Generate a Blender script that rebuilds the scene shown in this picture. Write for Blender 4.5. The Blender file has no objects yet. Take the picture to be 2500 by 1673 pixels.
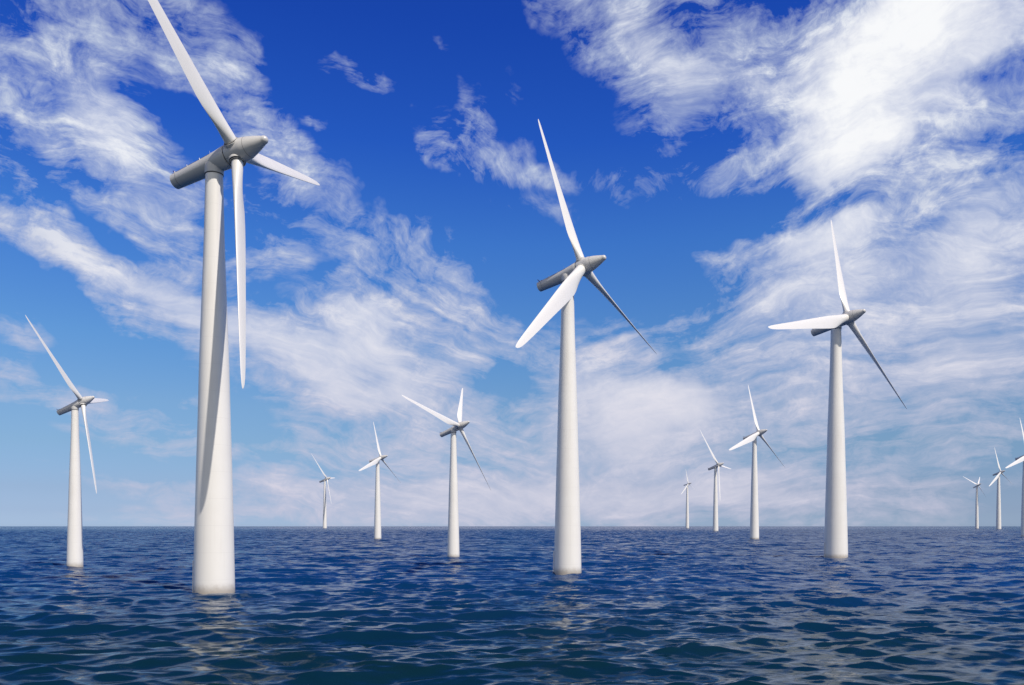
import bpy, math, random
import numpy as np
from mathutils import Matrix, Vector
R = math.radians
C = bpy.context.scene.collection
SC = bpy.context.scene

# ------------------------------------------------------------------ camera
CAM_H = 9.0
FPX, PW, PH, HOR = 2000.0, 2500.0, 1673.0, 1284.5      # focal length and horizon height in photo pixels
cam_d = bpy.data.cameras.new('camera')
cam = bpy.data.objects.new('camera', cam_d)
C.objects.link(cam)
cam.location = (0, 0, CAM_H)
cam.rotation_euler = (R(90), 0, 0)
cam_d.sensor_fit = 'HORIZONTAL'
cam_d.sensor_width = 36.0
cam_d.lens = 36.0 * FPX / PW
cam_d.shift_y = (HOR - PH / 2) / PW
cam_d.clip_start, cam_d.clip_end = 0.5, 90000.0
SC.camera = cam

# ------------------------------------------------------------------ exposure
SC.view_settings.view_transform = 'Standard'
SC.view_settings.look = 'None'
SC.view_settings.exposure = 0.0
SC.view_settings.gamma = 1.0
SC.view_settings.use_curve_mapping = False

SC.cycles.adaptive_threshold = 0.006

# ------------------------------------------------------------------ sun
SUN_AZ = 47.0      # degrees from the camera's right (+X) towards the camera (-Y)
SUN_EL = 50.0
sun_dir = Vector((math.cos(R(SUN_EL)) * math.cos(R(SUN_AZ)), -math.cos(R(SUN_EL)) * math.sin(R(SUN_AZ)), math.sin(R(SUN_EL))))
sun_d = bpy.data.lights.new('sun', 'SUN')
sun = bpy.data.objects.new('sun', sun_d)
C.objects.link(sun)
sun_d.energy = 4.3
sun_d.angle = R(0.8)
sun_d.color = (1.0, 0.94, 0.87)
sun.rotation_euler = sun_dir.to_track_quat('Z', 'Y').to_euler()
sun.location = (60, -60, 120)

# ------------------------------------------------------------------ node helpers
class NT:
    def __init__(s, tree):
        s.t = tree; s.n = tree.nodes; s.l = tree.links
    def node(s, kind, **kw):
        n = s.n.new(kind)
        for k, v in kw.items(): setattr(n, k, v)
        return n
    def put(s, sock, v):
        if isinstance(v, bpy.types.NodeSocket): s.l.new(v, sock)
        else: sock.default_value = v
    def math(s, op, a, b=None, c=None, clamp=False):
        n = s.node('ShaderNodeMath', operation=op, use_clamp=clamp)
        for i, v in enumerate((a, b, c)):
            if v is not None: s.put(n.inputs[i], v)
        return n.outputs[0]
    def vmath(s, op, a, b=None, scale=None):
        n = s.node('ShaderNodeVectorMath', operation=op)
        s.put(n.inputs[0], a)
        if b is not None: s.put(n.inputs[1], b)
        if scale is not None: s.put(n.inputs['Scale'], scale)
        return n.outputs['Value'] if op in ('LENGTH', 'DOT_PRODUCT') else n.outputs[0]
    def rng(s, v, a, b, c=0.0, d=1.0, smooth=True):
        n = s.node('ShaderNodeMapRange', interpolation_type='SMOOTHSTEP' if smooth else 'LINEAR')
        for nm, q in (('Value', v), ('From Min', a), ('From Max', b), ('To Min', c), ('To Max', d)): s.put(n.inputs[nm], q)
        return n.outputs[0]
    def noise(s, vec, scale, detail=6.0, rough=0.55, dist=0.0, out=0, lac=2.0):
        n = s.node('ShaderNodeTexNoise')
        s.put(n.inputs['Vector'], vec); s.put(n.inputs['Scale'], scale)
        n.inputs['Detail'].default_value = detail; n.inputs['Roughness'].default_value = rough
        n.inputs['Distortion'].default_value = dist; n.inputs['Lacunarity'].default_value = lac
        return n.outputs[out]
    def mapping(s, vec, loc=(0, 0, 0), rot=(0, 0, 0), scale=(1, 1, 1), kind='POINT'):
        n = s.node('ShaderNodeMapping', vector_type=kind)
        s.put(n.inputs['Vector'], vec)
        n.inputs['Location'].default_value = loc; n.inputs['Rotation'].default_value = rot; n.inputs['Scale'].default_value = scale
        return n.outputs[0]
    def mix(s, f, a, b, blend='MIX'):
        n = s.node('ShaderNodeMix', data_type='RGBA', blend_type=blend)
        s.put(n.inputs[0], f)
        for i, v in ((6, a), (7, b)):
            if not isinstance(v, bpy.types.NodeSocket): v = tuple(v) + ((1.0,) if len(v) == 3 else ())
            s.put(n.inputs[i], v)
        return n.outputs[2]
    def ramp(s, f, stops, interp='LINEAR'):
        n = s.node('ShaderNodeValToRGB'); s.put(n.inputs[0], f)
        cr = n.color_ramp; cr.interpolation = interp
        while len(cr.elements) < len(stops): cr.elements.new(0.5)
        for e, (p, c) in zip(cr.elements, stops):
            e.position = p; e.color = tuple(c) + (1.0,) if len(c) == 3 else c
        return n.outputs[0]

# ------------------------------------------------------------------ sky: Nishita air with cirrus in the world shader
SKY_K = 0.10
world = bpy.data.worlds.new('World')
SC.world = world
world.use_nodes = True
world.cycles.sampling_method = 'MANUAL'
world.cycles.sample_map_resolution = 512
w = NT(world.node_tree)
w.n.clear()
w_out = w.node('ShaderNodeOutputWorld')
w_bg = w.node('ShaderNodeBackground')
w.l.new(w_bg.outputs[0], w_out.inputs[0])
w_bg.inputs['Strength'].default_value = SKY_K
sky = w.node('ShaderNodeTexSky', sky_type='NISHITA')
sky.sun_disc = False
sky.sun_elevation = R(SUN_EL)
sky.sun_rotation = math.atan2(sun_dir.x, sun_dir.y)
sky.air_density, sky.dust_density, sky.ozone_density = 1.0, 0.3, 2.0
direction = w.node('ShaderNodeTexCoord').outputs['Generated']
sep = w.node('ShaderNodeSeparateXYZ'); w.l.new(direction, sep.inputs[0])
dx, dy, dz = sep.outputs
horiz = w.math('SQRT', w.math('ADD', w.math('MULTIPLY', dx, dx), w.math('MULTIPLY', dy, dy)))
az = w.math('ARCTAN2', dx, dy)
el = w.math('ARCTAN2', dz, horiz)
AE = w.node('ShaderNodeCombineXYZ')
w.put(AE.inputs[0], az); w.put(AE.inputs[1], el)
AE = AE.outputs[0]
# ragged outlines: the masses are looked up through two turbulent shifts
shift = w.vmath('SUBTRACT', w.noise(AE, 7.0, 2.0, 0.55, out=1), (0.5, 0.5, 0.5))
shift2 = w.vmath('SUBTRACT', w.noise(AE, 24.0, 3.0, 0.6, out=1), (0.5, 0.5, 0.5))
AE = w.vmath('ADD', AE, w.vmath('ADD', w.vmath('MULTIPLY', shift, (0.11, 0.07, 0.0)), w.vmath('MULTIPLY', shift2, (0.055, 0.035, 0.0))))
# the cloud deck: directions projected on a high layer
zz = w.math('ADD', w.math('MAXIMUM', dz, 0.0), 0.55)
deck = w.node('ShaderNodeCombineXYZ')
w.put(deck.inputs[0], w.math('DIVIDE', dx, zz)); w.put(deck.inputs[1], w.math('DIVIDE', dy, zz))
deck = deck.outputs[0]

def azel(x, y):
    X, Z = (x - PW / 2) / FPX, (HOR - y) / FPX
    return math.atan(X), math.atan(Z / math.hypot(1, X))
# cloud masses: (centre of the mass in azimuth and elevation given by where it is seen, radii, tilt, amount)
MASSES = [
 # veil over the left
 (170,90,420,190,0,.50),(60,260,260,170,-20,.34),(420,60,230,90,10,.16),
 # first diagonal band
 (215,300,150,110,50,.42),(330,410,200,130,42,.62),(430,530,150,90,42,.55),(500,610,110,60,35,.30),(240,400,120,150,20,.22),
 # second diagonal band
 (545,150,120,36,-28,.36),(600,240,170,80,45,.55),(720,400,180,100,55,.62),(850,530,190,85,38,.62),(990,555,90,40,-15,.40),
 (880,640,120,45,-55,.42),(800,680,60,25,-35,.28),(640,560,130,100,30,.32),(640,640,100,45,-10,.30),(560,480,120,80,30,.22),
 # wisps at the far left
 (70,330,100,34,42,.42),(140,385,80,26,40,.30),(60,440,140,32,35,.36),
 # third band
 (20,530,150,60,25,.42),(170,610,180,70,24,.62),(350,700,220,85,24,.66),(560,790,230,95,26,.66),(740,870,230,90,24,.58),(950,950,230,80,22,.50),
 (420,780,240,60,28,.24),(620,940,200,50,14,.2),
 # small ones in the open blue
 (895,186,85,26,8,.46),(800,268,50,12,20,.30),(1080,110,45,20,20,.17),
 (1130,325,120,62,25,.50),(1210,370,130,55,18,.46),(1150,260,44,80,-12,.30),(1060,330,90,45,30,.30),(1290,425,160,30,6,.32),(1480,410,200,26,-2,.22),
 (1225,525,44,46,-30,.40),(1510,476,42,34,40,.36),(1340,500,100,34,12,.28),(1250,230,40,60,0,.16),
 # middle clouds
 (1090,690,120,95,40,.55),(1160,770,100,70,30,.4),(850,790,150,100,20,.55),(980,830,220,110,22,.50),(1130,880,150,60,-18,.44),(900,740,110,60,-20,.3),
 (1260,840,90,50,40,.36),(1030,1050,330,110,6,.42),(860,960,160,50,10,.3),
 # low bands at the left
 (60,830,140,48,10,.34),(20,900,150,30,10,.3),(360,1000,200,42,9,.40),(380,1060,220,36,6,.30),(110,960,140,24,6,.25),(560,1180,420,46,3,.34),(760,1090,260,50,4,.3),
 (1000,1180,420,70,0,.34),(620,1262,500,34,0,.22),(1350,1245,900,70,0,.46),
 # top right mass
 (1450,40,170,80,10,.42),(1560,120,240,120,25,.52),(1740,60,300,130,0,.56),(1700,200,200,70,28,.40),(1850,200,260,80,10,.42),
 (2230,50,420,170,-8,1.25),(2060,120,260,110,-20,.55),(2400,70,260,120,0,.72),(2420,190,200,100,0,.30),
 (2100,240,210,130,-50,1.0),(2040,350,170,130,-60,1.05),(1960,455,150,58,-12,.68),(2190,330,160,110,-40,.40),
 (1760,410,330,62,-3,.44),(1900,330,170,60,-20,.34),(1640,330,190,34,12,.22),(1660,260,150,40,20,.3),
 (2340,280,300,120,-15,.52),(2440,420,180,80,-30,.42),(2260,420,240,70,-22,.44),(2200,520,220,60,-18,.34),(2420,540,230,130,-35,.58),
 # right hand body
 (1990,575,170,60,0,.85),(1980,640,250,110,0,.62),(1790,625,110,20,12,.36),(2150,700,420,190,-4,.50),(2430,720,240,260,0,.52),
 (1960,800,420,150,0,.36),(2150,950,500,170,0,.40),(1760,780,260,60,-12,.26),(1800,1040,330,150,0,.34),
 (1440,880,130,110,35,.44),(1520,1010,230,130,10,.78),(1620,980,170,70,-8,.42),(1420,1100,260,80,5,.36),
 (1500,1200,600,80,0,.42),(2000,1180,500,70,0,.28),(2390,1080,110,50,-20,.34),(2330,930,260,90,5,.22),
 # holes
 (1800,520,260,42,0,-.55),(2080,505,170,32,-8,-.40),(2270,470,120,26,-20,-.22),(320,590,150,34,28,-.32),(150,690,160,40,24,-.2),(1500,640,200,110,0,-.25),(2330,470,150,22,-28,-.25),(2150,880,200,30,-4,-.18),(1700,700,150,60,-10,-.2),(330,150,70,30,25,-.26),(420,270,130,40,10,-.38),(480,330,90,40,10,-.25),(880,945,62,36,25,-.34),(1190,640,60,60,0,-.2),(2470,150,80,32,5,-.45),(880,1010,160,40,8,-.2),(1240,930,70,60,0,-.3),(560,1050,170,30,8,-.3),(250,900,190,40,15,-.3),(1880,150,140,28,10,-.22),
 (1960,205,60,34,0,-.30),(2330,520,90,30,-30,-.16),(1640,900,110,50,0,-.18),
 # behind and above the camera: unseen clouds added for neutral fill, listed next
]
FILL_CLOUDS = [(126,42,36,34,0,3.4),(-126,42,36,32,0,3),(180,45,86,44,0,4),(-180,45,86,44,0,4),(150,14,60,12,0,2),(-160,12,60,12,0,2),(60,14,22,12,0,.5),(-60,18,24,14,0,.4)]
dens = 0.0
def add_mass(acc, a, e, ra, re, tilt, amt):
    m = w.mapping(AE, (a, e, 0), (0, 0, tilt), (ra, re, 1), 'TEXTURE')
    g = w.node('ShaderNodeTexGradient', gradient_type='SPHERICAL'); w.l.new(m, g.inputs[0])
    s = w.rng(g.outputs['Fac'], 0.0, 1.0)
    return w.math('MULTIPLY_ADD', s, amt, acc)
for (x, y, rx, ry, t, amt) in MASSES:
    a, e = azel(x, y)
    k = 1.42 / FPX
    if y > 640: amt *= 1.0 + 0.55 * min(1.0, (y - 640) / 250)
    dens = add_mass(dens, a, e, rx * k * math.cos(a) ** 1.6, ry * k * math.cos(a), R(-t), amt)
for (a, e, ra, re, t, amt) in FILL_CLOUDS:
    dens = add_mass(dens, R(a), R(e), R(ra), R(re), R(t), amt)
# wisps: warped fibres, puffs and fine mottling
dens = w.math('SUBTRACT', 1.0, w.math('EXPONENT', w.math('MULTIPLY', w.math('MAXIMUM', dens, 0.0), -1.0)))
warp = w.noise(deck, 3.2, 3.0, 0.55, out=1)
d1 = w.vmath('ADD', deck, w.vmath('SCALE', w.vmath('SUBTRACT', warp, (0.5, 0.5, 0.5)), scale=0.20))
warp2 = w.noise(d1, 17.0, 4.0, 0.6, out=1)
d2 = w.vmath('ADD', d1, w.vmath('SCALE', w.vmath('SUBTRACT', warp2, (0.5, 0.5, 0.5)), scale=0.032))
puff = w.noise(d2, 8.0, 10.0, 0.68)
side = w.rng(az, R(-3), R(10))
fib = w.noise(w.mapping(d2, (0, 0, 0), (0, 0, R(33)), (1.0, 0.17, 1.0), 'TEXTURE'), 5.0, 9.0, 0.66)
fib2 = w.noise(w.mapping(d2, (0, 0, 0), (0, 0, R(-30)), (1.0, 0.20, 1.0), 'TEXTURE'), 5.0, 9.0, 0.66)
fibre = w.math('ADD', w.math('MULTIPLY', fib, w.math('SUBTRACT', 1.0, side)), w.math('MULTIPLY', fib2, side))
mott = w.noise(d2, 42.0, 5.0, 0.64)
tex = w.math('ADD', w.math('ADD', w.math('MULTIPLY', puff, 1.2), w.math('MULTIPLY', fibre, 1.0)), w.math('MULTIPLY', mott, w.rng(el, R(6), R(26), 0.22, 0.60)))
tex = w.math('SUBTRACT', tex, w.rng(el, R(6), R(26), 1.22, 1.41))
core = w.rng(dens, 0.52, 0.78)                               # thick cores are smooth
amp = w.math('MULTIPLY', w.math('SUBTRACT', 1.0, w.math('MULTIPLY', core, 0.8)), w.math('MULTIPLY', w.rng(dens, 0.02, 0.30), w.rng(el, R(1), R(20), 0.70, 1.0)))
cover = w.math('ADD', dens, w.math('MULTIPLY', tex, w.math('MULTIPLY', amp, 1.75)))
alpha = w.rng(cover, 0.11, 0.91, 0.0, 1.0, smooth=False)
# blue of the air
AIR = [(0.0, (.49, .70, 1.32)), (0.2, (.49, .70, 1.32)), (1.0, (.44, .60, 1.12)), (2.4, (.44, .56, .94)), (5.3, (.49, .64, .88)), (8, (.54, .72, .94)), (12, (.46, .77, 1.10)),
       (18.9, (.30, .70, 1.36)), (25, (.15, .49, 1.44)), (31.7, (.10, .37, 1.36)), (45, (.09, .32, 1.25))]
air = w.mix(1.0, sky.outputs[0], w.ramp(w.math('DIVIDE', el, R(45)), [(p / 45, tuple(v / 1.5 for v in c)) for p, c in AIR]), 'MULTIPLY')
air = w.vmath('SCALE', air, scale=1.5)
thick = w.math('MULTIPLY', w.rng(cover, 0.45, 0.95), w.rng(dens, 0.38, 0.80, 0.12, 1.0))
low = w.rng(el, R(2), R(26))
c_thin = w.mix(low, (5.9, 5.8, 7.15), (5.1, 5.85, 7.4))
c_core = w.mix(low, (7.2, 7.05, 8.0), (9.4, 9.5, 9.7))
cloud = w.mix(thick, c_thin, c_core)
cloud = w.mix(w.rng(dens, 0.93, 0.985), cloud, (2.0, 1.9, 1.85))       # deepest cloud, added unseen behind the viewer, greyed to keep the fill neutral
w.put(w_bg.inputs['Color'], w.mix(alpha, air, cloud))

# ------------------------------------------------------------------ materials
def material(name):
    m = bpy.data.materials.new(name); m.use_nodes = True
    t = NT(m.node_tree)
    return m, t, t.n['Principled BSDF']

def paint(name, base, banded):
    m, t, b = material(name)
    co = t.node('ShaderNodeTexCoord').outputs['Object']
    n1 = t.noise(co, 0.3, 2, 0.5)
    col = t.mix(t.rng(n1, 0.35, 0.75, 0.0, 0.5), base, tuple(c * 0.93 for c in base))
    streak = t.noise(t.mapping(co, scale=(1.6, 1.6, 0.10)), 1.0, 2, 0.5)
    col = t.mix(t.rng(streak, 0.52, 0.8, 0.0, 0.35), col, tuple(c * k for c, k in zip(base, (0.86, 0.83, 0.79))))
    if banded:
        s = t.node('ShaderNodeSeparateXYZ'); t.l.new(co, s.inputs[0])
        # welded rings every few metres
        fr = t.math('FRACT', t.math('DIVIDE', s.outputs[2], 3.62))
        line = t.math('LESS_THAN', t.math('ABSOLUTE', t.math('SUBTRACT', fr, 0.5)), 0.006)
        col = t.mix(t.math('MULTIPLY', line, 0.28), col, (0.56, 0.53, 0.50))
        # ragged brown tone, strongest at the foot and fading upward
        hgt = t.math('ADD', s.outputs[2], t.math('MULTIPLY', t.noise(co, 1.3, 5, 0.6), 0.9))
        col = t.mix(t.rng(hgt, 0.5, 2.0, 0.7, 0.0), col, (0.27, 0.215, 0.155))
    t.put(b.inputs['Base Color'], col)
    t.put(b.inputs['Roughness'], t.rng(n1, 0.3, 0.7, 0.30, 0.42))
    b.inputs['Coat Weight'].default_value = 0.15
    b.inputs['Coat Roughness'].default_value = 0.2
    return m
M_TOWER = paint('painted_steel', (0.80, 0.765, 0.705), True)
M_HEAD = paint('shade_greyed_fibreglass', (0.57, 0.548, 0.515), False)  # even base greyed to stand in for shade on nacelle and spinner
M_BLADE = paint('white_gelcoat', (0.74, 0.715, 0.67), False)
M_DARK, _t, _b = material('dark_rubber')
_t.put(_b.inputs['Base Color'], _t.mix(_t.noise(_t.node('ShaderNodeTexCoord').outputs['Object'], 6, 4), (0.012, 0.012, 0.014), (0.03, 0.03, 0.032)))
_b.inputs['Roughness'].default_value = 0.6
M_SEAM, _t, _b = material('grey_sealant')
_t.put(_b.inputs['Base Color'], _t.mix(_t.noise(_t.node('ShaderNodeTexCoord').outputs['Object'], 5, 4), (0.10, 0.095, 0.09), (0.18, 0.17, 0.16)))
_b.inputs['Roughness'].default_value = 0.6
M_VANE, _t, _b = material('violet_paint')
_t.put(_b.inputs['Base Color'], _t.mix(_t.noise(_t.node('ShaderNodeTexCoord').outputs['Object'], 5, 4), (0.10, 0.075, 0.22), (0.15, 0.11, 0.28)))
_b.inputs['Roughness'].default_value = 0.5

# sea water
SEA_MID, SEA_FINE, SEA_LONG = 2.5, 0.06, 9.0
M_SEA, t, b = material('sea_water')
geo = t.node('ShaderNodeNewGeometry').outputs['Position']
sp_ = t.node('ShaderNodeSeparateXYZ'); t.l.new(geo, sp_.inputs[0])
big = t.noise(t.mapping(geo, scale=(0.020, 0.045, 0.03)), 1.0, 4, 0.6)
# base colour painted greener near the camera, bluer farther out; no seabed is built
far_mix = t.rng(t.math('ADD', sp_.outputs[1], t.math('MULTIPLY', big, 90.0)), 80.0, 190.0)
near_tint = t.mix(t.rng(big, 0.42, 0.62), (0.0018, 0.017, 0.030), (0.0032, 0.016, 0.010))
water_col = t.mix(far_mix, near_tint, (0.0020, 0.027, 0.098))
t.put(b.inputs['Base Color'], water_col)
b.inputs['IOR'].default_value = 1.333
b.inputs['Specular Tint'].default_value = (0.60, 0.88, 1.0, 1.0)

b.inputs['Roughness'].default_value = 0.12
# waves too short for the mesh at their distance are added as slopes of a height field;
# 'short' (written with the mesh) says how much of the wave energy the mesh leaves out there
att = t.node('ShaderNodeAttribute'); att.attribute_name = 'short'
short = att.outputs['Fac']
def slope(rot, sx, sy, eps, detail, rough, gain):
    hs = []
    for off in ((0, 0, 0), (eps, 0, 0), (0, eps, 0)):
        hs.append(t.noise(t.mapping(t.vmath('ADD', geo, off), rot=(0, 0, R(rot)), scale=(sx, sy, sy)), 1.0, detail, rough, 0.4))
    g = gain / eps
    return (t.math('MULTIPLY', t.math('SUBTRACT', hs[0], hs[1]), g), t.math('MULTIPLY', t.math('SUBTRACT', hs[0], hs[2]), g))
gusts = t.rng(t.noise(t.mapping(geo, scale=(0.006, 0.016, 0.016)), 1.0, 3, 0.6), 0.3, 0.7, 0.45, 1.55)
mx, my = slope(8, 0.18, 0.36, 0.2, 3.0, 0.55, SEA_MID)
sx_, sy_ = slope(-14, 0.7, 1.25, 0.06, 3.0, 0.5, SEA_FINE)
lx, ly = slope(5, 0.036, 0.080, 1.2, 3.0, 0.6, SEA_LONG)
k_mid = t.math('MULTIPLY', short, gusts)
k_fine = t.math('MULTIPLY', t.math('ADD', t.math('MULTIPLY', short, 0.6), 0.4), gusts)
tilt = t.node('ShaderNodeCombineXYZ')
t.put(tilt.inputs[0], t.math('ADD', t.math('MULTIPLY', t.math('ADD', mx, lx), k_mid), t.math('MULTIPLY', sx_, k_fine)))
t.put(tilt.inputs[1], t.math('ADD', t.math('MULTIPLY', t.math('ADD', my, ly), k_mid), t.math('MULTIPLY', sy_, k_fine)))
nrm = t.vmath('NORMALIZE', t.vmath('ADD', t.node('ShaderNodeNewGeometry').outputs['Normal'], tilt.outputs[0]))
# short steep waves hide each other's mirror-like backs, so rough far water mirrors less
t.put(b.inputs['Specular IOR Level'], t.math('MULTIPLY_ADD', short, -0.33, 0.42))
t.put(b.inputs['Normal'], nrm)

# ------------------------------------------------------------------ mesh helpers
def mesh_obj(name, verts, faces, mat, parent=None, smooth=True, sharp=None):
    me = bpy.data.meshes.new(name)
    me.from_pydata([tuple(v) for v in verts], [], faces)
    me.update()
    if smooth:
        me.polygons.foreach_set('use_smooth', [True] * len(me.polygons))
        if sharp is not None: me.set_sharp_from_angle(angle=R(sharp))
    me.materials.append(mat)
    return link(name, me, parent)
def link(name, me, parent=None):
    o = bpy.data.objects.new(name, me)
    C.objects.link(o)
    if parent is not None: o.parent = parent
    return o
class MB:
    """collects rings, rods and lathes into one mesh"""
    def __init__(s): s.v = []; s.f = []
    def loft(s, rings, cap0=True, cap1=True):
        n = len(rings[0]); b = len(s.v)
        for r in rings: s.v += [tuple(p) for p in r]
        for i in range(len(rings) - 1):
            for j in range(n):
                k = (j + 1) % n
                s.f.append((b + i * n + j, b + i * n + k, b + (i + 1) * n + k, b + (i + 1) * n + j))
        if cap0: s.f.append(tuple(b + j for j in range(n))[::-1])
        if cap1: s.f.append(tuple(b + (len(rings) - 1) * n + j for j in range(n)))
        return s
    def lathe(s, prof, n=48, frame=None, cap0=True, cap1=True):
        """prof: (radius, height) pairs round the local Z of frame"""
        fr = frame or Matrix.Identity(4)
        rings = [[fr @ Vector((r * math.cos(2 * math.pi * j / n), r * math.sin(2 * math.pi * j / n), z)) for j in range(n)] for r, z in prof]
        return s.loft(rings, cap0, cap1)
    def rod(s, p, q, r, n=8, r2=None):
        p, q = Vector(p), Vector(q); d = q - p
        fr = Matrix.Translation(p) @ d.to_track_quat('Z', 'Y').to_matrix().to_4x4()
        return s.lathe([(r, 0), (r2 or r, d.length)], n, fr)
    def box(s, fr, sx, sy, sz, bev=0.0):
        x, y = sx / 2, sy / 2
        def ring(z, k): return [fr @ Vector((px * (x - k), py * (y - k), z)) for px, py in ((-1, -1), (1, -1), (1, 1), (-1, 1))]
        z = sz / 2
        return s.loft([ring(-z, bev), ring(-z + bev, 0), ring(z - bev, 0), ring(z, bev)] if bev else [ring(-z, 0), ring(z, 0)])
    def build(s, name, mat, parent=None, smooth=True, sharp=35):
        return mesh_obj(name, s.v, s.f, mat, parent, smooth, sharp)

# axis frame: local X runs along the nacelle towards the nose; AX turns a Z lathe onto X
AX = Matrix(((0, 0, 1, 0), (1, 0, 0, 0), (0, 1, 0, 0), (0, 0, 0, 1)))

# ---- nacelle in head units (rotor radius 33), origin where tower axis and nacelle axis cross
TAIL, JOINT, HUB, NOSE = -7.0, 2.35, 3.5, 8.3
def nac_ring(x, r, drop=0.0, top=1.0, n=64):
    out = []
    for j in range(n):
        a = 2 * math.pi * j / n
        y, z = math.cos(a), math.sin(a)
        if z > 0.60: z = 0.60 + (z - 0.60) * top            # flattened roof
        out.append((x, y * r, z * r - drop))
    return out
def nacelle_mesh():
    m = MB()
    prof = [(-7.02, .90, .6), (-7.0, .98, .6), (-6.96, 1.02, .6), (-6.0, 1.06, .62), (-4.0, 1.13, .66), (-2.0, 1.20, .72), (-0.5, 1.27, .80), (0.8, 1.35, .90), (1.7, 1.43, 1.0), (2.22, 1.46, 1.0), (2.30, 1.44, 1.0)]
    m.loft([nac_ring(x, r, 0, t) for x, r, t in prof])
    return m
def collar_mesh():                                          # vertical yaw fairing under the nacelle
    m = MB()
    m.lathe([(1.16, -1.62), (1.20, -1.60), (1.22, -1.50), (1.24, -0.9), (1.20, -0.35), (1.0, 0.0)], 56)
    return m
def nose_r(x):
    if x < 4.75: return 1.47 + 0.04 * math.sin((x - 2.4) / 2.35 * math.pi)
    k = (x - 4.75) / (7.72 - 4.75)
    return 1.47 + (0.56 - 1.47) * k + 0.07 * math.sin(min(k, 1) * math.pi)
def spinner_mesh():
    m = MB()
    prof = [(1.42, 2.42), (1.465, 2.45)] + [(nose_r(x), x) for x in np.linspace(2.55, 7.72, 30)]
    for k in range(1, 9):
        a = k / 8 * math.pi / 2
        prof.append((0.56 * math.cos(a) + 0.002, 7.72 + 0.56 * math.sin(a)))
    m.lathe(prof, 64, AX)
    return m
def blade_sections():
    L = 33.0
    tab = [(1.2, 1.74, 0, 1.0), (1.55, 1.74, 0, 1.0), (2.2, 1.78, .10, .97), (3.2, 1.90, .30, .85), (4.4, 2.14, .56, .68), (5.6, 2.44, .78, .52), (6.8, 2.70, .93, .41), (8.0, 2.82, 1, .34),
           (10, 2.76, 1, .285), (13, 2.54, 1, .25), (16.5, 2.22, 1, .225), (20, 1.94, 1, .205), (24, 1.64, 1, .19), (27.5, 1.36, 1, .18), (30, 1.12, 1, .17), (31.4, .92, 1, .16), (32.3, .68, 1, .16), (32.8, .40, 1, .17), (33.0, .10, 1, .3)]
    # refine
    zs = []
    for i in range(len(tab) - 1):
        for k in (0, .5): zs.append(tab[i][0] * (1 - k) + tab[i + 1][0] * k)
    zs.append(33.0)
    T = np.array(tab)
    rings = []
    for z in zs:
        c, s, th = (np.interp(z, T[:, 0], T[:, i]) for i in (1, 2, 3))
        tw = R(np.interp(z, [1.2, 5, 9, 15, 22, 30, 33], [14, 13, 9.5, 5.5, 2.5, 0.5, 0]) + BLADE_PITCH)
        n = 40; pts = []
        axis = 0.5 * (1 - s) + 0.33 * s                     # pitch axis back from the leading edge
        for j in range(n):
            u = 2 * math.pi * j / n
            # ellipse (root) and aerofoil (outboard)
            ex, ey = math.cos(u) * .5, math.sin(u) * .5 * th
            xa = 0.5 * (1 + math.cos(u))                    # 1 = leading edge end here
            q = 1 - xa
            ya = 5 * th * (0.2969 * math.sqrt(q) - 0.126 * q - 0.3516 * q * q + 0.2843 * q ** 3 - 0.1036 * q ** 4) * (1 if math.sin(u) > 0 else -1)
            ya *= 1.0 if math.sin(u) > 0 else 0.62
            x = (ex + .5 - (1 - axis)) * (1 - s) + (axis - q) * s
            y = ey * (1 - s) + ya * s
            x *= c; y *= c
            # y>0 is the downwind (suction) side; the leading edge twists upwind (-y)
            pts.append((x * math.cos(tw) + y * math.sin(tw), -x * math.sin(tw) + y * math.cos(tw), z))
        rings.append(pts)
    return rings
BLADE_PITCH = 3.0
ME = {}
def proto(key, mb, mat, sharp=35):
    o = mb.build(key, mat, None, True, sharp)
    ME[key] = o.data
    bpy.data.objects.remove(o)
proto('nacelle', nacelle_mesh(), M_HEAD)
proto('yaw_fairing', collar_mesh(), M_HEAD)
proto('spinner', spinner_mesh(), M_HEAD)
m = MB(); m.lathe([(1.30, 2.2), (1.30, 2.55)], 48, AX); proto('main_bearing', m, M_DARK)
m = MB(); m.loft(blade_sections()); proto('blade', m, M_BLADE, 60)
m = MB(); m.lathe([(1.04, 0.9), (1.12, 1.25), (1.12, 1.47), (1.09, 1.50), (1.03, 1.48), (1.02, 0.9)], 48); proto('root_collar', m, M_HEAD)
m = MB(); m.lathe([(1.015, 1.2), (1.015, 1.44), (0.90, 1.50), (0.90, 1.60), (0.86, 1.60)], 40); proto('root_seal', m, M_DARK)
m = MB()
for j in range(44):
    a = 2 * math.pi * j / 44
    m.rod((0.905 * math.cos(a), 0.905 * math.sin(a), 1.48), (0.905 * math.cos(a), 0.905 * math.sin(a), 1.66), 0.034, 6)
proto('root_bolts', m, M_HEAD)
m = MB(); m.lathe([(1.10, -1.72), (1.15, -1.71), (1.15, -1.60), (1.10, -1.59)], 48); proto('yaw_bearing', m, M_DARK)
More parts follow.
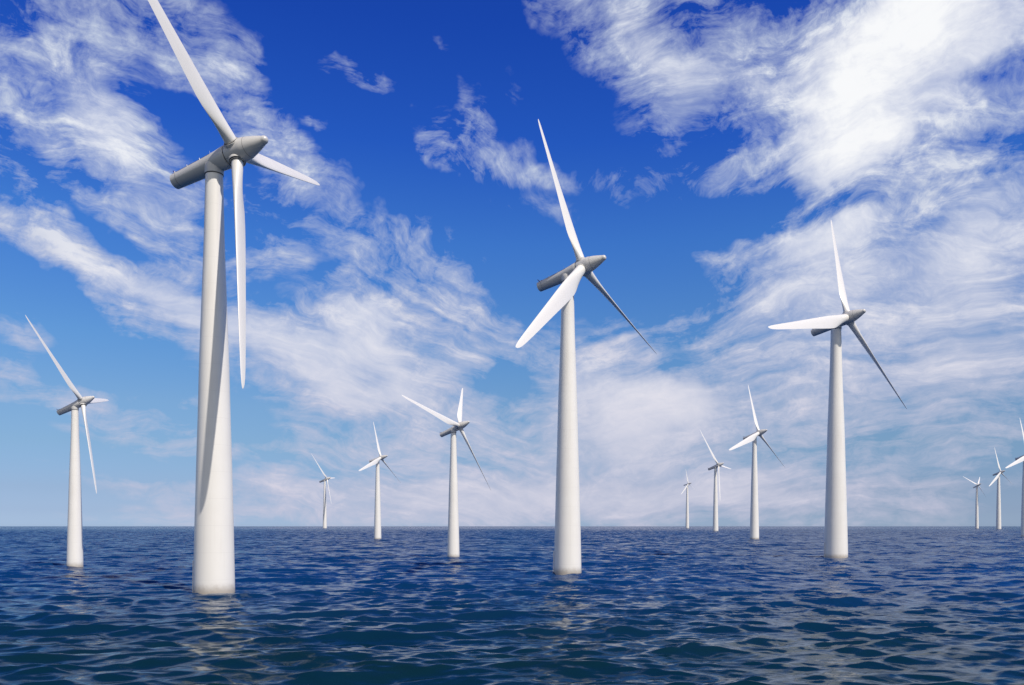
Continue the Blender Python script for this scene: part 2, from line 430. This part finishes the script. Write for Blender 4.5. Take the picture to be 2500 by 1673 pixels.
# fin, rod, brackets, seams
m = MB()
fin = [(-6.55, 0.55), (-5.95, 0.55), (-6.6, 1.05), (-7.05, 1.62), (-7.16, 1.60)]
m.loft([[(x, -.05, z) for x, z in fin], [(x, .05, z) for x, z in fin]])
proto('wind_vane', m, M_VANE)
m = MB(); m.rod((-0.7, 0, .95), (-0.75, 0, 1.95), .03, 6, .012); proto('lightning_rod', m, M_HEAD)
def hatch_rail():
    m = MB()
    pts = []
    for x in np.linspace(-6.6, 0.0, 12):
        r = np.interp(x, [-7, -4, -2, -.5, .8], [1.02, 1.13, 1.20, 1.27, 1.35]) * 1.005
        pts.append((x, math.cos(R(37)) * r, math.sin(R(37)) * r))
    ring = []
    for i, p in enumerate(pts):
        t_ = (Vector(pts[min(i + 1, 11)]) - Vector(pts[max(i - 1, 0)])).to_track_quat('Z', 'Y').to_matrix()
        ring.append([Vector(p) + t_ @ Vector((.022 * math.cos(q), .022 * math.sin(q), 0)) for q in np.arange(0, 6.28, 1.0472)])
    m.loft(ring)
    return m
proto('hatch_seam', hatch_rail(), M_SEAM)
def bracket():
    m = MB()
    m.rod((0, .05, .16), (0, .05, -.16), .045, 8)
    return m
proto('hatch_bracket', bracket(), M_BLADE)
m = MB()
m.lathe([(1.036, -6.08), (1.066, -6.07), (1.066, -6.03), (1.036, -6.02)], 64, AX)
proto('tail_seam', m, M_SEAM)
m = MB()
m.lathe([(nose_r(5.325) - .02, 5.325), (nose_r(5.33) + .006, 5.33), (nose_r(5.37) + .006, 5.37), (nose_r(5.38) - .03, 5.38)], 64, AX)
proto('panel_seam', m, M_SEAM)
m = MB(); m.rod((2.5, nose_r(2.5) + .002, 0), (3.6, nose_r(3.6) + .002, 0), .018, 6); proto('panel_joint', m, M_SEAM)

# tower profile: share of the base width against share of the height from the water
TP = [(0, 1.0), (.04, .985), (.155, .935), (.30, .855), (.445, .765), (.53, .725), (.585, .69), (.72, .585), (.83, .50), (.96, .435), (1.0, .415)]
def tower_mesh(hgt, r0, r1):
    hs = [p[0] for p in TP]; ks = [(p[1] - .415) / .585 for p in TP]
    prof = [(r0 * 1.004, -4.0)]
    for h in np.linspace(0, 1, 34): prof.append((r1 + (r0 - r1) * float(np.interp(h, hs, ks)), h * hgt))
    m = MB(); m.lathe(prof, 72)
    return m
def head_frame(yaw, pitch):
    a = Vector((math.cos(pitch) * math.cos(yaw), -math.cos(pitch) * math.sin(yaw), math.sin(pitch)))
    sd = Vector((0, 0, 1)).cross(a).normalized()
    return a, sd, a.cross(sd)
def mat3(x, y, z, loc): 
    return Matrix(((x.x, y.x, z.x, loc.x), (x.y, y.y, z.y, loc.y), (x.z, y.z, z.z, loc.z), (0, 0, 0, 1)))

# each blade is pitched on its own bearing: (extra pitch in degrees, chord factor) for the three blades
PITCHED = {'X': ((-5, .95), (31, 1.05), (-15, 1.18)), 'Y': ((0, .95), (10, .95), (-9, .88)), 'Z': ((0, 1.0), (28, 1.0), (-6, 1.1))}
def wind_turbine(label, tx, by, s, yaw, pitch, rot, zc, dyaw, dpitch, da, dl, x0, kh, kn, kt, w0, w1, detail, pose):
    D = FPX * CAM_H / (by - HOR)
    px = D / FPX                                            # metres per photo pixel at this distance
    root = bpy.data.objects.new('wind_turbine', None); C.objects.link(root)
    root.empty_display_size = 3
    base = Vector(((tx - PW / 2) * px, D, 0.0)); root.location = base
    root['label'] = label; root['category'] = 'wind turbine'; root['group'] = 'wind turbines standing in the sea'
    U = s * px
    O = Vector((x0 * U, 0, zc * px + CAM_H))                # head origin relative to the foot
    a, sd, up = head_frame(R(yaw), R(pitch))
    ra, rs, ru = head_frame(R(yaw + dyaw), R(pitch + dpitch))
    # tower
    top = O.z - 1.66 * U
    tw = tower_mesh(top, w0 / 2 * px, w1 / 2 * px).build('tower', M_TOWER, root, True, 40)
    def place(key, parent, M, name=None):
        o = link(name or key, ME[key], parent); o.matrix_basis = M; return o
    S = lambda x, y, z: Matrix.Diagonal((x, y, z, 1))
    H = mat3(a, sd, up, O)
    V = Matrix.Translation((0, 0, O.z))
    k = kt
    nac = place('nacelle', root, H @ S(U, U, U))
    # stretch of the tail is kept in the nacelle's own length
    nac.matrix_basis = H @ S(U * (k / 0.884 * .5 + .5), U, U)
    yb = place('yaw_bearing', tw, V @ S(U * w1 / 2 * px / U / 1.09, U * w1 / 2 * px / U / 1.09, U))
    yf_r = max(w1 / 2 * px / U / 1.12, .8)
    yf = place('yaw_fairing', root, V @ S(U * yf_r, U * yf_r, U))
    hub = O + a * (3.3 * kh * U)
    rx = 3.3 * kh / HUB
    # the spinner turns with the rotor
    Hs = mat3(a, sd, up, O)
    sp = place('spinner', root, Hs @ S(U * (8.2 * kn / NOSE), U, U))
    place('main_bearing', sp, Matrix.Identity(4))
    spi = sp.matrix_basis.inverted()
    naci = Matrix.Identity(4)
    if detail > 0:
        place('panel_seam', sp, Matrix.Identity(4))
        for an in (18, 100, 140, 220, 260, 340): place('panel_joint', sp, Matrix.Rotation(R(an), 4, 'X'))
        place('wind_vane', nac, naci)
        place('hatch_seam', nac, naci)
        place('hatch_seam', nac, S(1, -1, 1))
        place('tail_seam', nac, naci)
        place('lightning_rod', nac, naci)
        for sgn in (-1, 1):
            for x in (-6.1, -3.9, -1.7):
                r = float(np.interp(x, [-7, -4, -2, -.5, .8], [1.02, 1.13, 1.20, 1.27, 1.35]))
                an = R(37)
                B = Matrix.Translation((x, sgn * math.cos(an) * r, math.sin(an) * r))
                if sgn < 0: B = B @ Matrix.Rotation(math.pi, 4, 'Z')
                place('hatch_bracket', nac, B)
    for i in range(3):
        th = R(rot + 120 * i + da[i])
        d = ru * math.cos(th) + rs * math.sin(th) + ra * -0.02
        d.normalize()
        tg = -ru * math.sin(th) + rs * math.cos(th)
        tg = (tg - d * tg.dot(d)).normalized()
        F = mat3(tg, d.cross(tg), d, hub)
        pe, cw = PITCHED[pose][i]
        bl = place('blade', root, F @ Matrix.Rotation(-R(pe), 4, 'Z') @ S(U * cw, U * cw, U * dl[i]))
        if detail > 0:
            place('root_collar', sp, spi @ F @ S(U, U, U))
            place('root_seal', sp, spi @ F @ S(U, U, U))
        if detail > 1: place('root_bolts', bl, S(1 / cw, 1 / cw, 1 / dl[i]))
    if detail > 1:
        # boarding ladder at the left foot of the tower
        m = MB(); r0 = w0 / 2 * px
        for yy in (-.25, .25):
            m.rod((-r0 - .16, yy, -1.5), (-r0 * .985 - .12, yy, 4.3), .06, 8)
        for z in np.arange(-.6, 4.3, .34): m.rod((-r0 - .14, -.25, z), (-r0 - .14, .25, z), .03, 6)
        for z in (0.9, 2.5, 4.1): 
            for yy in (-.25, .25): m.rod((-r0 - .14, yy, z), (-r0 * .95, yy, z), .035, 6)
        m.build('boarding_ladder', M_BLADE, tw)
    return root

TURBINES = [
 ('largest nearest white turbine, a blade hanging down beside its shadowed tower, upper blade cropped', 523,1446.0, 18.233,23.819,10.355,-45.442,887.128,-11.322,1.255,(-0.196,-0.052,0.248),(1.000,0.917,1.046),0.223,1.121,1.078,0.978, 97,41, 2, 'Y'),
 ('second largest white turbine in the middle, a broad blade crossing in front of its tower', 1386,1400.0, 12.246,34.701,12.071,-6.812,615.887,0.366,1.531,(-0.626,0.503,0.123),(0.942,0.955,1.119),0.140,1.027,1.054,0.895, 67,29, 2, 'X'),
 ('tall white turbine at the right against cloud, one blade level and pointing left', 2041,1362.0, 9.505,50.471,11.858,16.550,496.172,-0.528,3.906,(-1.501,0.906,0.595),(0.965,0.929,1.193),0.072,0.957,0.973,0.804, 55,24, 2, 'X'),
 ('white turbine at the far left, standing alone left of the largest one', 183,1386.0, 6.781,-1.104,24.460,-40.233,294.470,-4.313,-6.723,(-0.411,-0.273,0.684),(1.070,0.914,1.131),0.012,0.908,0.931,0.763, 37,15.5, 1, 'Y'),
 ('white turbine left of the middle one, its long blade reaching up to the left', 1107,1363.0, 5.614,25.343,20.028,43.246,236.653,-0.340,2.991,(-1.212,1.320,-0.109),(0.907,0.940,1.227),0.075,0.959,1.023,0.839, 30,13.5, 1, 'Z'),
 ('second smallest of three turbines between the two largest, a blade hiding its nacelle', 922,1317.0, 3.127,21.024,14.990,10.253,163.722,0.597,2.171,(-1.530,0.901,0.629),(0.942,0.891,1.186),-0.018,0.936,1.127,0.964, 18,8.5, 1, 'X'),
 ('tiny distant turbine on the horizon just right of the largest turbine', 793,1289.5, 2.124,8.968,21.420,-35.708,112.746,-1.829,-1.214,(0.307,-0.381,0.074),(1.092,0.980,1.016),-0.036,0.904,0.948,0.810, 10,4.6, 0, 'Y'),
 ('largest of the three white turbines clustered left of the tall right one', 1842,1316.5, 4.228,45.862,15.219,11.053,222.624,-0.746,1.639,(-1.838,1.343,0.495),(0.953,0.896,1.219),-0.064,0.906,1.032,0.898, 22,10, 1, 'X'),
 ('middle turbine of the cluster left of the tall right one, with a blade hanging down', 1747,1297.0, 2.925,32.389,20.089,-27.822,145.371,2.216,-2.560,(-0.557,0.392,0.166),(1.052,0.954,1.126),-0.114,0.841,0.924,0.755, 13.4,6.7, 1, 'Y'),
 ('smallest turbine of the cluster left of the tall right one, on the horizon', 1678,1289.5, 1.195,41.921,13.901,-6.705,101.924,1.092,-7.960,(-0.740,-0.398,1.138),(0.952,0.836,1.152),-0.171,0.864,1.30,1.167, 8.6,4.2, 0, 'X'),
 ('smallest turbine near the right edge, two blades raised like a V', 2385,1290.5, 1.321,55.495,27.183,56.316,97.964,0.531,3.561,(-1.877,0.524,1.354),(1.034,0.811,1.210),-0.060,0.910,1.093,0.945, 8,4.4, 0, 'Z'),
 ('small turbine near the right edge between the smallest one and the cropped one', 2438,1292.0, 1.962,59.544,17.747,1.179,129.235,-2.249,-5.448,(-1.217,1.097,0.120),(0.992,0.881,1.188),-0.116,0.878,1.048,0.920, 11.4,6, 0, 'X'),
 ('white turbine half cut off by the right edge of the frame', 2502,1310.0, 3.168,59.659,17.003,12.849,170.288,-2.288,-1.447,(-1.968,1.778,0.189),(0.970,0.901,1.232),-0.150,0.856,0.975,0.867, 17.5,8, 1, 'X'),
]
for T in TURBINES: wind_turbine(*T)

# ------------------------------------------------------------------ sea: one sheet to the horizon, real waves
def build_sea():
    rng = np.random.default_rng(7)
    # rings: fine near the viewer's shore, coarser outward
    ds = [6.0, 12, 18, 24, 28]
    d = 31.0
    while d < 26000:
        ds.append(d); d += max(0.13, min(d * 0.0036, 1.1)) if d < 1200 else (1.1 * (d / 1200) ** 1.6 if d < 5000 else d * 0.006)
    ds = np.array(ds)
    fine = np.linspace(R(-42), R(42), 900)
    coarse = np.linspace(R(44), R(316), 90)[1:-1]
    th = np.concatenate([fine, coarse])
    n, m = len(ds), len(th)
    D, TH = np.meshgrid(ds, th, indexing='ij')
    X = (D * np.sin(TH)).astype(np.float64); Y = (D * np.cos(TH)).astype(np.float64)
    dr = np.gradient(ds)[:, None]
    dth = np.gradient(np.concatenate([th, [th[0] + 2 * math.pi]]))[:-1][None, :]
    sp = np.maximum(dr, 0.6 * D * dth)
    px = np.zeros_like(X, dtype=np.float32); py = px.copy(); pz = px.copy()
    NW = 120
    kept = np.zeros_like(px); total = 0.0
    lam = np.exp(np.linspace(math.log(0.42), math.log(17), NW)) * np.exp(rng.normal(0, .03, NW))
    for i in range(NW):
        L = lam[i]; k = 2 * math.pi / L
        ang = R(-90) + rng.normal(0, R(21) if L > 2.0 else R(26)) + R(8)
        cx, cy = math.cos(ang), math.sin(ang)
        slope = 0.275 * math.sqrt(2.0 / NW) * (1.25 if 1.8 < L < 6.2 else (0.95 if L <= 1.8 else 0.70))
        A = slope / k; total += slope ** 2
        ph = (X * cx + Y * cy) * k + rng.uniform(0, 2 * math.pi)
        ph = np.mod(ph, 2 * math.pi).astype(np.float32)
        f = np.clip((L / sp - 2.2) / 2.2, 0, 1).astype(np.float32); f = f * f * (3 - 2 * f)
        rows = np.where(f.max(axis=1) > 0)[0]
        if len(rows) == 0: continue
        r1 = rows.max() + 1
        s, c = np.sin(ph[:r1]), np.cos(ph[:r1]); f = f[:r1]
        kept[:r1] += (slope ** 2) * f * f
        pz[:r1] += A * f * s
        px[:r1] += 1.0 * A * cx * f * c
        py[:r1] += 1.0 * A * cy * f * c
    short = np.append((1.0 - np.sqrt(kept / total)).ravel(), 0).astype(np.float32)
    V = np.empty((n * m + 1, 3), np.float32)
    V[:-1, 0] = (X + px).ravel(); V[:-1, 1] = (Y + py).ravel(); V[:-1, 2] = pz.ravel()
    V[-1] = (0, 0, 0)
    i = np.arange(n - 1)[:, None]; j = np.arange(m)[None, :]; j2 = (j + 1) % m
    q = np.stack([i * m + j, (i + 1) * m + j, (i + 1) * m + j2, i * m + j2], -1).reshape(-1, 4)
    q = q[:, ::-1]
    tri = np.stack([np.full(m, n * m), np.arange(m), (np.arange(m) + 1) % m], -1)[:, ::-1]
    loops = np.concatenate([q.ravel(), tri.ravel()]).astype(np.int32)
    starts = np.concatenate([np.arange(len(q)) * 4, len(q) * 4 + np.arange(m) * 3]).astype(np.int32)
    me = bpy.data.meshes.new('sea')
    me.vertices.add(len(V)); me.vertices.foreach_set('co', V.ravel())
    me.loops.add(len(loops)); me.loops.foreach_set('vertex_index', loops)
    me.polygons.add(len(starts)); me.polygons.foreach_set('loop_start', starts)
    me.update(calc_edges=True)
    me.polygons.foreach_set('use_smooth', np.ones(len(starts), bool))
    me.materials.append(M_SEA)
    at = me.attributes.new('short', 'FLOAT', 'POINT'); at.data.foreach_set('value', short)
    o = link('sea', me); o['kind'] = 'structure'; o['label'] = 'dark blue choppy sea reaching to the horizon'
    # make sure the faces look up
    if me.polygons[len(q) // 2].normal.z < 0: me.flip_normals()
    return o
build_sea()
